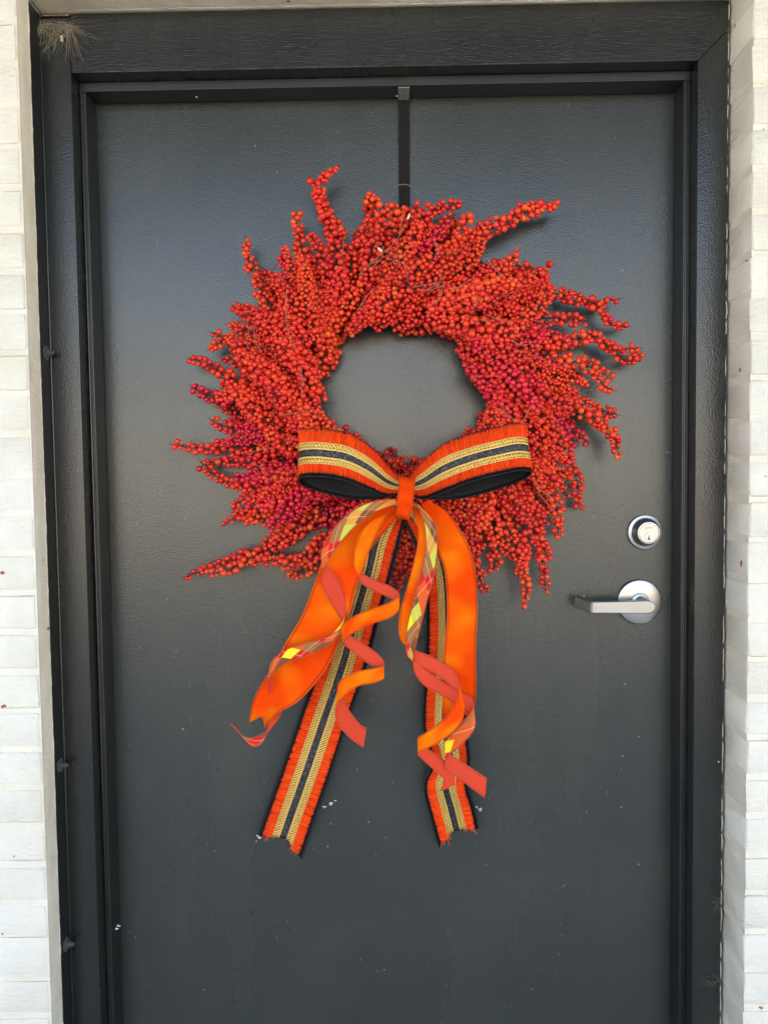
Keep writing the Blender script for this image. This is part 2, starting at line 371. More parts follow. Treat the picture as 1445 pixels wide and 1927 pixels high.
# ragged old caulk where the lintel meets the frame
def ragged(name, a, b, across, out, w, n, mat, parent, seed, lo=0.25):
    r = random.Random(seed); vs_, fs = [], []; a, b = V(a), V(b)
    for i in range(n):
        p = a.lerp(b, i/(n-1)); ww = w*(lo+(1-lo)*abs(mnoise.noise(V((i*0.21, seed, 0))))*1.7+0.25*r.random())
        h = w*0.35*(0.6+0.5*r.random())
        vs_ += [p, p+V(across)*ww*0.5+V(out)*h, p+V(across)*ww]
    for i in range(n-1):
        for j in range(2): fs.append((i*3+j, i*3+j+1, (i+1)*3+j+1, (i+1)*3+j))
    return mesh_obj(name, vs_, fs, mat, parent, smooth=True)
ragged('caulk_bead', (-0.53, FACE_Y-0.003, 2.1503), (0.594, FACE_Y-0.003, 2.1503), (0, -1, -0.12), (0, -0.3, -0.5), 0.010, 160, M['caulk'], lt, 3)

# smeared paint and parging over the left brick reveal
vs_, fs = [], []; n = 150; mcol = 5
for i in range(n):
    z = 2.15*i/(n-1)
    for j in range(mcol):
        q = j/(mcol-1); y = -0.1612+0.002*mnoise.noise(V((z*16, 3, 0)))+(0.0410)*q
        vs_.append((-0.5993+0.0014*mnoise.noise(V((z*22, q*2, 7)))+0.0008*mnoise.noise(V((z*80, q*4, 2)))-(0.002 if j == 0 else 0), y, z))
for i in range(n-1):
    for j in range(mcol-1): fs.append((i*mcol+j, i*mcol+j+1, (i+1)*mcol+j+1, (i+1)*mcol+j))
mesh_obj('parging', vs_, fs, M['parge'], WL, smooth=True)

# ------------------------------------------------------------------ door frame
fr = empty('door_frame', (0, FACE_Y, 0)); tag(fr, 'glossy black painted steel frame around the black door', 'door frame')
HZ0, HZ1 = 2.0475, 2.1475
SX0, SX1 = DW, 0.5455                # stop from the door edge outwards
# left jamb: a board that runs up past the header; right jamb and header meet in a mitre
box('jamb', -0.5975, -SX1, FACE_Y, 0.08, 0, HZ1-0.004, M['frame'], fr, 0.0022, 2)
def prism(name, pts, y0, y1, mat, parent, bev=0.0018):
    bm = bmesh.new(); a = [bm.verts.new((x, y0, z)) for x, z in pts]; b = [bm.verts.new((x, y1, z)) for x, z in pts]; n = len(pts)
    bm.faces.new(a); bm.faces.new(b[::-1])
    for i in range(n): bm.faces.new((a[i], b[i], b[(i+1) % n], a[(i+1) % n]))
    bmesh.ops.recalc_face_normals(bm, faces=bm.faces)
    bmesh.ops.bevel(bm, geom=list(bm.edges), offset=bev, segments=2, profile=0.5, affect='EDGES')
    return bm_obj(name, bm, mat, parent, (pts[0][0], y0, pts[0][1]))
g = 0.0004
RX = 0.5985
prism('jamb', [(SX1, 0), (RX, 0), (RX, HZ1-0.047-g), (SX1, HZ0-g*2)], FACE_Y+0.0003, 0.08, M['frame'], fr, 0.0009)
prism('header', [(-SX1+0.0006, HZ0), (SX1, HZ0), (RX, HZ1-0.047+g*2), (RX, HZ1), (-SX1+0.0006, HZ1)], FACE_Y, 0.08, M['frame_h'], fr, 0.0014)
# stops: a step nearer the door, with a bead and a rubber weatherstrip on the hinge side
box('stop', -SX1+0.0005, -SX0, STOP_Y, -0.0035, 0, DH+0.0005, M['reveal'], fr, 0.0012, 2)
box('stop', SX0, SX1-0.0005, STOP_Y, -0.0035, 0, DH+0.0005, M['reveal'], fr, 0.0012, 2)
box('stop', -SX1+0.0005, SX1-0.0005, STOP_Y-0.0006, -0.0035, DH+0.001, HZ0-0.0005, M['reveal'], fr, 0.0012, 2)
def rod(name, x, y, r, z0, z1, mat, parent, flat=1.0):
    vs_, fs = [], []; n = 60
    for i in range(n):
        z = z0+(z1-z0)*i/(n-1); w = 1+0.16*mnoise.noise(V((x*50, z*9, 0)))
        for s in range(8):
            a = 2*math.pi*s/8; vs_.append((x+r*w*math.cos(a), y+r*w*flat*math.sin(a), z))
    for i in range(n-1):
        for s in range(8): fs.append((i*8+s, i*8+(s+1) % 8, (i+1)*8+(s+1) % 8, (i+1)*8+s))
    return mesh_obj(name, vs_, fs, mat, parent, smooth=True)
rod('weatherstrip', -0.5415, STOP_Y-0.0005, 0.0022, 0, DH, M['frame'], fr)
rod('weatherstrip', 0.5385, STOP_Y+0.0002, 0.0016, 0, DH, M['frame'], fr)
# steel side plate bolted to the brick on the left, bead of paint in its corner
box('side_plate', -0.6040, -0.5985, -0.121, -0.02, 0, HZ1+0.002, M['reveal'], fr, 0.0010, 2)
rod('corner_bead', -0.5972, FACE_Y-0.0008, 0.0024, 0, HZ1-0.006, M['frame'], fr)
ragged('caulk_bead', (-0.5990, -0.1205, 0), (-0.5990, -0.1205, 2.148), (-0.05, -1, 0), (0.5, -0.2, 0), 0.011, 260, M['caulk'], fr, 9)
ragged('caulk_bead', (0.5975, FACE_Y+0.002, 0), (0.5975, FACE_Y+0.002, 2.14), (0.02, -1, 0), (-0.5, -0.2, 0), 0.006, 300, M['caulk'], fr, 14, 0.05)
for (px, py) in ((91, 664), (115, 1440), (124, 1777)):
    c_ = at(px, py, -0.101); c_.x = -0.5985
    wz = lathe('anchor_bolt', c_, [(0.0105, 0), (0.0105, 0.0022), (0.0062, 0.0022), (0.0062, 0.0085), (0.0040, 0.0090), (0.0036, 0.0150), (0.0020, 0.0156)], M['bolt'], fr, 6, axis='X')
    lathe('washer', c_+V((0.0004, 0, 0)), [(0.0125, 0), (0.0125, 0.0016), (0.0100, 0.0021)], M['bolt'], wz, 22, axis='X')

# ------------------------------------------------------------------ door
dr = empty('door', (0, 0, 0)); tag(dr, 'flat charcoal black door that the berry wreath hangs on', 'door')
box('door_panel', -DW-0.009, DW+0.009, 0, 0.045, 0.012, DH+0.009, M['door'], dr, 0.001)
dc = at(1213, 1001.5, -0.004)
db = lathe('deadbolt', (dc.x, 0, dc.z), [(0.0325, -0.001), (0.0325, 0.0035), (0.0308, 0.0052), (0.0276, 0.0055), (0.0262, 0.0062), (0.0222, 0.0225), (0.0215, 0.0240)], M['chrome_grey'], dr)
lathe('flange', (dc.x, 0, dc.z), [(0.0330, -0.001), (0.0330, 0.0040), (0.0318, 0.0062), (0.0285, 0.0068), (0.0280, 0.0045)], M['chrome'], db)
lathe('face_plate', (dc.x, -0.022, dc.z), [(0.0215, 0), (0.0215, 0.0030), (0.0205, 0.0042), (0.0186, 0.0044), (0.0182, 0.0036), (0.0178, 0.0042)], M['chrome'], db)
lathe('key_plug', (dc.x, -0.0262, dc.z-0.0062), [(0.0086, -0.001), (0.0086, 0.0002), (0.0078, 0.0002), (0.0076, 0.0010)], M['chrome_grey'], db)
bm = bmesh.new(); add_box(bm, dc.x-0.0006, dc.x+0.0006, -0.0276, -0.0270, dc.z-0.012, dc.z-0.0045); add_box(bm, dc.x-0.0018, dc.x+0.0016, -0.0277, -0.0271, dc.z-0.0122, dc.z-0.0090)
bm_obj('keyhole', bm, M['keyhole'], db, (dc.x, -0.0273, dc.z-0.01))
bm = bmesh.new()
for i in range(8): add_box(bm, dc.x-0.0078+i*0.002, dc.x-0.0078+i*0.002+rnd.uniform(.0009, .0014), -0.02645, -0.0261, dc.z+0.0085, dc.z+0.0085+rnd.uniform(.0019, .0027))
bm_obj('worn_lettering', bm, M['engraving'], db, (dc.x, -0.0264, dc.z+0.0085))
rc = at(1204, 1133.5, -0.012)
lv = lathe('lever_handle', (rc.x, 0, rc.z), [(0.0425, -0.001), (0.0425, 0.0075), (0.0412, 0.0098), (0.0385, 0.0106), (0.0180, 0.0118), (0.0175, 0.0124), (0.0160, 0.0124)], M['chrome'], dr, 56)
lathe('neck', (rc.x, -0.0118, rc.z), [(0.0165, 0), (0.0165, 0.0030), (0.0135, 0.0040), (0.0120, 0.0044), (0.0118, 0.0300), (0.0100, 0.0430)], M['chrome'], lv, 32)
LY = -0.060
a0, a1 = at(1219, 1142.5, LY), at(1117, 1143.5, LY); a2 = at(1081, 1131.5, -0.026)
hr, hl = 0.0120, 0.0105
bm = bmesh.new(); rings = []
th = 0.0075
sec = [(a2.x, a2.y, a2.z, hl*0.96, 0.9), (a1.x-0.0045, LY+0.0040, a1.z-0.0006, hl, 0.8), (a1.x-0.0012, LY+0.0009, a1.z, hl, 0.45), (a1.x+0.004, LY, a1.z, hl, 0.1), ((a0.x+a1.x)/2, LY, (a0.z+a1.z)/2, (hl+hr)/2, 0), (a0.x, LY, a0.z, hr, 0)]
sec += [(a0.x+hr*math.sin(t_), LY+0.0003*(1-math.cos(t_)), a0.z, max(hr*math.cos(t_), 0.0012), 0) for t_ in [rad(q) for q in (20, 38, 54, 67, 78, 86)]]
for (x, y, z, h_, sk) in sec:      # a flat bar section: front edge at y, back edge th further in, turned by sk
    dx, dy = th*sk, th*math.sqrt(max(0.05, 1-sk*sk)); e_ = min(0.0014, h_*0.4)
    ring = [(x, y+0.0010, z-h_), (x, y, z-h_+e_), (x, y, z+h_-e_), (x, y+0.0010, z+h_), (x+dx, y+dy, z+h_), (x+dx, y+dy, z-h_)]
    rings.append([bm.verts.new(q) for q in ring])
for ra, rb in zip(rings, rings[1:]):
    for i_ in range(6): bm.faces.new((ra[i_], ra[(i_+1) % 6], rb[(i_+1) % 6], rb[i_]))
bm.faces.new(rings[0][::-1]); bm.faces.new(rings[-1])
bmesh.ops.recalc_face_normals(bm, faces=bm.faces)
bm_obj('lever', bm, M['chrome'], lv, tuple(a0))
# chips of dried white paint and scuffs on the door and frame
def fleck(px, py, Y, ln, wd_, ang, parent, n=9, name='paint_fleck'):
    c_ = at(px, py, Y); r = random.Random(px*7+py); vs_, fs = [], []
    for kk in range(n):
        t = r.uniform(-.5, .5); o2 = V((math.cos(ang)*t*ln-math.sin(ang)*r.uniform(-.5, .5)*wd_, -0.0006, math.sin(ang)*t*ln+math.cos(ang)*r.uniform(-.5, .5)*wd_))
        s = wd_*r.uniform(.12, .42); b_ = len(vs_); m_ = 6
        for i in range(m_):
            a = 2*math.pi*i/m_; q = s*r.uniform(.5, 1.1)
            vs_.append(c_+o2+V((math.cos(a)*q*1.5, 0, math.sin(a)*q*0.8)))
        vs_.append(c_+o2+V((0, -0.0004, 0)))
        for i in range(m_): fs.append((b_+i, b_+(i+1) % m_, b_+m_))
    return mesh_obj(name, vs_, fs, M['fleck'], parent)
for a in ((619, 1514, 0, .03, .006, .45), (488, 1577, 0, .012, .009, 1.4), (893, 1519, 0, .026, .006, -.4), (560, 1590, 0, .01, .004, 1), (344, 1372, 0, .006, .003, 0), (1061, 1667, 0, .007, .003, .8), (1098, 1122, 0, .004, .003, .8), (675, 1372, 0, .006, .002, .2)):
    fleck(*a, dr, 9 if a[3] > .015 else 3)
for a in ((363, 177, -.03, .022, .012, -.4), (1172, 155, -.03, .012, .005, .2), (745, 182, -.03, .005, .003, 0), (1172, 1422, -.05, .004, .003, 1), (221, 1745, -.05, .012, .006, 1.1), (1352, 1432, -.083, .003, .003, 0)):
    c_ = fleck(*a, fr, 8 if a[3] > .01 else 2)

# ------------------------------------------------------------------ over-the-door hanger strap
hg = empty('wreath_hanger', (0.02, -0.003, 1.75)); tag(hg, 'flat black metal strap hooked over the top of the door', 'hanger')
t0 = at(760, 190, -0.003); t1 = at(761, 470, -0.003)
hw = 0.0103
xt, xb = t0.x, t1.x
mesh_obj('strap', [(xt-hw, -0.0035, DH-0.001), (xt+hw, -0.0035, DH-0.001), (xb+hw*1.02, -0.0035, 1.70), (xb-hw*1.02, -0.0035, 1.70),
                   (xt-hw, -0.001, DH-0.001), (xt+hw, -0.001, DH-0.001), (xb+hw*1.02, -0.001, 1.70), (xb-hw*1.02, -0.001, 1.70)],
         [(0, 3, 2, 1), (4, 5, 6, 7), (0, 4, 7, 3), (1, 2, 6, 5), (0, 1, 5, 4), (2, 3, 7, 6)], M['strap'], hg)
# worn bare end of the strap that shows under the header stop
b0 = at(760, 173, -0.047)
box('bare_end', b0.x-hw*0.98, b0.x+hw*0.98, -0.0492, -0.0040, DH-0.0026, DH-0.0009, M['strap_bare'], hg)
box('hook', xb-hw, xb+hw, -0.060, -0.0037, 1.702, 1.705, M['strap'], hg)

# ------------------------------------------------------------------ wreath of berry sprigs
WC = (758, 746)                                   # centre in the photo
wc3 = at(*WC, -0.06)
wr = empty('berry_wreath', (wc3.x, -0.02, wc3.z)); tag(wr, 'large round wreath of red and orange berry sprigs on the black door', 'wreath')
# unit berry: a sphere a little flattened with a dimple
bm = bmesh.new(); bmesh.ops.create_icosphere(bm, subdivisions=2, radius=1.0)
BV = [v.co.copy() for v in bm.verts]; BF = [tuple(v.index for v in f.verts) for f in bm.faces]; bm.free()
REDS = [(0.78, 0.046, 0.018)]*7+[(0.80, 0.060, 0.018)]*4+[(0.70, 0.030, 0.018)]*6+[(0.82, 0.095, 0.016)]*2+[(0.84, 0.145, 0.014)]+[(0.58, 0.018, 0.016)]*2+[(0.68, 0.012, 0.032)]
def pick(r, crim=0.0):
    if r.random() < crim: c_ = (0.54+0.1*r.random(), 0.008, 0.040+0.02*r.random())
    else: c_ = r.choice(REDS)
    s = r.uniform(0.86, 1.1); return (c_[0]*s, c_[1]*s, c_[2]*s)
def pack(path, prof, r, dens=1.0, back=1.0):
    """berries crowded round a stem: list of (centre, radius, foot on the stem)"""
    n = len(path); L = sum((path[i+1]-path[i]).length for i in range(n-1)); out = []
    tries = int(L/0.0045*13*dens)
    for _ in range(tries):
        t = r.random(); k_ = min(int(t*(n-1)), n-2); f = t*(n-1)-k_
        c_ = path[k_].lerp(path[k_+1], f); T = (path[k_+1]-path[k_]).normalized()
        a = T.cross(V((0.1, 0.97, 0.2))).normalized(); b = T.cross(a)
        R = prof(t); g_ = r.uniform(0, 2*math.pi); d_ = a*math.cos(g_)+b*math.sin(g_)
        rb_ = r.choice((0.0040, 0.0048, 0.0052, 0.0056, 0.0062))*r.uniform(0.92, 1.08)
        p_ = c_+d_*(R*r.uniform(0.62, 1.06)+rb_*0.3)+T*r.uniform(-.004, .004)
        if all((p_-q[0]).length > (rb_+q[1])*0.86 for q in out): out.append((p_, rb_, c_-T*0.006))
    return out
def berries_mesh(lst, r, crim=0.0):
    vs_, fs, tn = [], [], []
    for (p_, rb_, _) in lst:
        b_ = len(vs_); s = V((rb_*r.uniform(.93, 1.05), rb_*r.uniform(.93, 1.05), rb_*r.uniform(.93, 1.05))); c_ = pick(r, crim)
        dot = r.randrange(len(BV)) if r.random() < 0.12 else -1
        for vi_, v in enumerate(BV):
            vs_.append(p_+V((v.x*s.x, v.y*s.y, v.z*s.z))*(1)); tn.append((0.07, 0.015, 0.01) if vi_ == dot else c_)
        for f in BF: fs.append((f[0]+b_, f[1]+b_, f[2]+b_))
    return mesh_data('berries', vs_, fs, M['berry'], smooth=True, tint=tn)
def stem_mesh(path, lst):
    vs_, fs = [], []; tube(vs_, fs, path, 0.0019, 0.0008, 5)
    for (p_, rb_, ft) in lst[::2]: tube(vs_, fs, [ft, ft.lerp(p_, .6)+V((0, 0, .001)), p_], 0.0007, 0.0006, 3)
    # a dry tip that pokes past the last berry
    e = path[-1]; tube(vs_, fs, [e, e+(path[-1]-path[-2]).normalized()*0.010], 0.0008, 0.0003, 3)
    return mesh_data('berry_sprig', vs_, fs, M['stem'])
ONE = [mesh_data('berry', BV, BF, M['berry'], smooth=True, tint=[pick(random.Random(i*3+1))]*len(BV)) for i in range(9)]
for me in ONE: me.polygons.foreach_set('use_smooth', [True]*len(me.polygons))
NB = [0]
def place_sprig(variant, mat, tint):
    st, bs, single = variant
    o = bpy.data.objects.new('berry_sprig', st); col.objects.link(o); o.parent = wr
    o.matrix_parent_inverse = Matrix.Translation(-wr.location); o.matrix_basis = mat; o.color = tint
    b = bpy.data.objects.new('berries', bs); col.objects.link(b); b.parent = o; b.color = tint; b['kind'] = 'stuff'
    for (p_, rb_, _) in single:
        if NB[0] >= 298: break
        NB[0] += 1
        q = bpy.data.objects.new('berry', rnd.choice(ONE)); col.objects.link(q); q.parent = o; q.location = p_; q.scale = (rb_,)*3
        q.rotation_euler = (rnd.random()*6, rnd.random()*6, 0); q.color = tint
    return o
def split(lst, n, front):
    lst = sorted(lst, key=front, reverse=True); return lst[n:], lst[:n]
# a set of sprigs in local space: along +X, +Z towards the viewer
VAR = []
for i in range(16):
    r = random.Random(100+i); L = (0.120, 0.140, 0.160, 0.185)[i % 4]; bend = r.uniform(-0.26, 0.10); lift = r.uniform(-.05, .10)
    path = [V((L*t, -L*bend*t*t + 0.006*math.sin(5*t+i), L*lift*t*t)) for t in [j/10 for j in range(11)]]
    R0 = r.uniform(0.0105, 0.0145)
    lst = pack(path, lambda t: R0*(0.75+0.5*math.sin(min(1, t*1.6)*math.pi*0.5))*(1-0.72*max(0, (t-.45)/.55)**1.3), r, 1.0)
    rest, single = split(lst, 1, lambda q: q[0].z)
    VAR.append((stem_mesh(path, lst), berries_mesh(rest, r), single))
def frame_mat(p0, p1, roll, scale):
    X = (p1-p0).normalized(); toc = V((0, -1, 0)); Z = (toc-X*toc.dot(X)).normalized(); Y = Z.cross(X)
    Z2 = Z*math.cos(roll)+Y*math.sin(roll); Y2 = Z2.cross(X)
    m = Matrix(((X.x, Y2.x, Z2.x, p0.x), (X.y, Y2.y, Z2.y, p0.y), (X.z, Y2.z, Z2.z, p0.z), (0, 0, 0, 1)))
    return m @ Matrix.Scale(scale, 4)
CRIM = [(640, 965, 75), (560, 945, 60), (940, 712, 30), (915, 750, 26), (705, 525, 26), (795, 500, 20), (600, 760, 40), (1090, 770, 70), (500, 860, 55), (400, 715, 40), (535, 500, 35), (990, 665, 40), (660, 1000, 45)]
def tint_for(x, y, r):
    for (a, b, s) in CRIM:
        if (x-a)**2+(y-b)**2 < s*s and r.random() < 0.75: return (r.uniform(.54, .66), 0.008, r.uniform(.036, .055), r.uniform(.6, .85))
    q = r.random()
    if q < 0.16: return (0.86, 0.090, 0.020, r.uniform(.1, .3))
    if q < 0.32: return (0.56, 0.018, 0.02, r.uniform(.35, .6))
    return r.choice(((0.80, 0.052, 0.018), (0.72, 0.032, 0.018), (0.82, 0.072, 0.016), (0.66, 0.024, 0.016)))+(r.uniform(.35, .65),)
def rin(th):     # inner edge of the ring by direction (image angle, y down)
    s = math.sin(th); return 137-18*max(0, -s)**2-20*max(0, s)**2+9*math.sin(5*th+1)
def surf(x, y):
    dx, dy = x-WC[0], y-WC[1]; q = (math.hypot(dx, dy)-240)/135.0
    d_ = 26+82*math.sqrt(max(0, 1-min(1, q*q)))
    if y > 790 and abs(dx) < 260: d_ = min(d_, 88)
    return d_
def fill(count, layer, seed, outer=False):
    r = random.Random(seed)
    for i in range(count):
        th = 2*math.pi*(i+r.uniform(-.45, .45))/count*(1 if count < 60 else 3)
        u_ = r.random()**(0.35 if outer else 1.0); r0 = rin(th)+14+u_*98
        delta = rad(92-62*min(1, u_*1.25)+r.uniform(-16, 16))      # swept clockwise, more radial further out
        vi = r.randrange(len(VAR)); L = (120, 140, 160, 185)[vi % 4]*r.uniform(.85, 1.1)
        bx, by = WC[0]+r0*math.cos(th), WC[1]+r0*math.sin(th)
        d_ = th+delta
        ex, ey = bx+L*math.cos(d_), by+L*math.sin(d_)
        rr = math.hypot(ex-WC[0], ey-WC[1]); lim = r.uniform(325, 372) if outer else r.uniform(300, 350)
        if rr > lim: L *= max(.6, 1-(rr-lim)/L); ex, ey = bx+L*math.cos(d_), by+L*math.sin(d_)
        lj = layer*r.uniform(0.74, 1.10); d0, d1 = surf(bx, by)*lj, surf(ex, ey)*lj
        d1 = max(d1, 24); d0 = max(d0, 24)
        p0, p1 = at(bx, by, -d0/1000), at(ex, ey, -d1/1000)
        base_len = (0.120, 0.140, 0.160, 0.185)[vi % 4]
        place_sprig(VAR[vi], frame_mat(p0, p1, r.uniform(-.7, .7), (p1-p0).length/base_len), tint_for((bx+ex)/2, (by+ey)/2, r))
fill(62, 1.0, 11); fill(54, 0.97, 12); fill(56, 0.66, 13); fill(54, 0.36, 14); fill(42, 0.84, 15, True)
# the long sprigs that give the wreath its ragged outline, root to tip
OUT = [
 ([(640, 450), (612, 400), (600, 360), (612, 332), (632, 316)], 12, 2.5), ([(612, 410), (596, 360), (586, 338)], 8, 3), ([(585, 520), (563, 450), (558, 405)], 13, 5),
 ([(520, 600), (492, 545), (472, 500), (463, 450)], 12, 4), ([(565, 580), (540, 520), (530, 480)], 10, 4), ([(700, 490), (697, 430), (692, 374)], 13, 6),
 ([(690, 372), (735, 400), (765, 420)], 10, 6), ([(765, 480), (795, 410), (830, 390), (864, 383)], 12, 4), ([(830, 500), (905, 440), (960, 415), (1000, 398), (1047, 386)], 14, 4), ([(955, 420), (985, 392), (1015, 388), (1040, 392)], 8, 3),
 ([(870, 530), (930, 505), (960, 500), (1003, 505)], 13, 5), ([(920, 560), (1000, 548), (1060, 556), (1115, 572), (1165, 562)], 14, 3.5), ([(1105, 566), (1135, 590), (1150, 610), (1178, 615)], 7, 3),
 ([(970, 540), (1010, 520), (1030, 550)], 12, 6), ([(985, 655), (1060, 645), (1115, 632), (1150, 655), (1200, 655)], 12, 4), ([(1150, 655), (1180, 680), (1205, 665)], 7, 4), ([(990, 600), (1060, 600), (1100, 605)], 14, 5),
 ([(1000, 690), (1070, 680), (1120, 695), (1150, 715)], 14, 6), ([(1120, 700), (1135, 725), (1155, 735)], 6, 3), ([(1000, 735), (1070, 755), (1120, 770), (1160, 780)], 14, 7), ([(1060, 760), (1115, 785), (1150, 815), (1165, 860)], 14, 4),
 ([(1000, 790), (1060, 805), (1105, 832)], 11, 5), ([(1020, 800), (1060, 850), (1085, 905), (1089, 955)], 13, 6), ([(1000, 850), (1040, 895), (1068, 935)], 11, 4), ([(1010, 880), (1045, 950), (1050, 1010)], 14, 6),
 ([(980, 930), (1010, 1000), (1030, 1050)], 14, 6), ([(1005, 1000), (1022, 1070), (1026, 1112)], 8, 4), ([(940, 960), (975, 1040), (990, 1100), (984, 1148)], 10, 3.5), ([(900, 990), (930, 1050), (925, 1075)], 12, 4), ([(890, 1010), (900, 1075), (912, 1112)], 9, 5), ([(960, 950), (985, 1030), (975, 1085)], 12, 4),
 ([(580, 640), (500, 600), (445, 578)], 14, 4), ([(560, 660), (470, 650), (400, 626)], 14, 5), ([(470, 655), (430, 640), (398, 655)], 9, 4), ([(540, 720), (440, 715), (400, 690), (358, 674)], 14, 4), ([(530, 745), (430, 750), (395, 745), (362, 728)], 13, 5),
 ([(520, 800), (440, 805), (398, 790)], 13, 6), ([(520, 845), (430, 838), (390, 845), (325, 836)], 13, 3.5), ([(520, 880), (450, 868), (420, 868), (375, 878)], 9, 4), ([(520, 925), (460, 915), (410, 898), (380, 870)], 10, 4),
 ([(540, 945), (480, 955), (420, 988)], 14, 4), ([(560, 985), (480, 975), (440, 965)], 13, 6), ([(570, 1000), (500, 1035), (430, 1055), (352, 1085)], 11, 3.5), ([(480, 1045), (440, 1068), (398, 1080)], 7, 4),
 ([(620, 1010), (560, 1055), (510, 1055), (472, 1060)], 12, 4), ([(640, 1010), (600, 1060), (545, 1084)], 14, 5), ([(600, 960), (540, 1010), (500, 1020)], 15, 7), ([(680, 1000), (660, 1060), (640, 1080)], 14, 8),
 ([(745, 860), (738, 850), (732, 846)], 9, 6), ([(770, 1000), (765, 1060), (735, 1112)], 15, 9), ([(740, 960), (745, 1020), (740, 1075)], 14, 9), ([(775, 950), (772, 1000), (768, 1050)], 14, 10), ([(800, 1000), (792, 1060), (775, 1100)], 15, 9),
 ([(740, 475), (742, 425), (750, 394)], 13, 7), ([(790, 475), (800, 425), (778, 390)], 13, 7), ([(722, 475), (712, 425), (720, 396)], 13, 7), ([(815, 470), (832, 425), (852, 408)], 12, 6), ([(770, 470), (768, 430), (764, 398)], 13, 8),
 ([(690, 905), (720, 880), (760, 872), (800, 880)], 13, 9), ([(640, 810), (690, 850), (730, 872)], 12, 7)]
for i, (pl, R0, R1) in enumerate(OUT):
    r = random.Random(500+i); dz0 = 62 if pl[0][1] < 1000 or abs(pl[0][0]-760) > 110 else 60; dz1 = r.uniform(36, 66)
    P = [at(x, y, -(dz0+(dz1-dz0)*j/(len(pl)-1)+r.uniform(-5, 5))/1000) for j, (x, y) in enumerate(pl)]
    path = crom(P, 14); o0 = path[0].copy(); path = [p_-o0 for p_ in path]
    lst = pack(path, lambda t: (R0+(R1-R0)*t**1.1)/1000*(1+0.22*math.sin(t*17+i)), r, 0.92)
    rest, single = split(lst, 3, lambda q: -q[0].y*2+q[0].length*0.6)
    tn = tint_for(pl[len(pl)//2][0], pl[len(pl)//2][1], r)
    place_sprig((stem_mesh(path, lst), berries_mesh(rest, r), single), Matrix.Translation(o0), tn)
# ring of twisted vines underneath
for i in range(9):
    r = random.Random(900+i); ph = r.random()*6; pts = []
    for j in range(61):
        a = 2*math.pi*j/60; q = a*3+ph; R_ = (215+i*7)+26*math.cos(q)
        pts.append(at(WC[0]+R_*math.cos(a), WC[1]+R_*math.sin(a), -(34+16*math.sin(q))/1000))
    vs_, fs = [], []; tube(vs_, fs, pts, 0.0045, 0.0040, 6); mesh_obj('vine', vs_, fs, M['vine'], wr, smooth=True)
# dry tendrils that cross the berries
TEND = [[(687, 418), (705, 450), (735, 488), (750, 516)], [(757, 405), (752, 440), (745, 452), (728, 470), (690, 500)], [(728, 487), (745, 491), (762, 500), (768, 530)], [(730, 533), (760, 535), (785, 548)],
        [(722, 463), (718, 470), (715, 465)], [(742, 350), (762, 347), (780, 355), (789, 375)], [(474, 493), (495, 505), (508, 512), (520, 500), (528, 488)], [(1120, 700), (1130, 720), (1120, 745), (1108, 748)],
        [(540, 545), (538, 600), (552, 660)], [(610, 585), (613, 610), (605, 640)], [(565, 690), (570, 720), (566, 745)], [(815, 452), (825, 470), (818, 485)], [(905, 560), (890, 590), (880, 600)], [(960, 640), (985, 650), (1010, 640)], [(870, 1000), (868, 1030), (880, 1060)], [(880, 940), (877, 965), (884, 990)], [(1000, 760), (985, 790), (975, 800)]]
rt_ = random.Random(31)
for i in range(58):
    a = rt_.uniform(0, 6.28); R_ = rt_.uniform(170, 310); x, y = WC[0]+R_*math.cos(a), WC[1]+R_*math.sin(a)
    if y > 800 and abs(x-765) < 230: continue
    d_ = a+rt_.uniform(.3, 1.4); q = [(x, y)]
    for s in range(3): d_ += rt_.uniform(-.6, .6); x += 18*math.cos(d_)*rt_.uniform(.6, 1.3); y += 18*math.sin(d_); q.append((x, y))
    TEND.append(q)
for i, pl in enumerate(TEND):
    P = [at(x, y, -(surf(x, y)+18+3*math.sin(j*2+i))/1000) for j, (x, y) in enumerate(pl)]
    vs_, fs = [], []; tube(vs_, fs, crom(P, 14), 0.0008, 0.0005, 4); mesh_obj('tendril', vs_, fs, M['tendril'] if i % 3 else M['stem'], wr, smooth=True)
for (x, y) in ((769, 407), (696, 365), (715, 470)):
    c_ = at(x, y, -(surf(x, y)+22)/1000); bm = bmesh.new(); bmesh.ops.create_icosphere(bm, subdivisions=2, radius=1)
    bmesh.ops.scale(bm, vec=(0.0022, 0.0016, 0.0056), verts=bm.verts); bmesh.ops.rotate(bm, matrix=Matrix.Rotation(rad(20 if x > 760 else -50), 3, 'Y'), verts=bm.verts); bmesh.ops.translate(bm, vec=c_, verts=bm.verts)
    bm_obj('husk', bm, M['husk'], wr, tuple(c_), smooth=True)

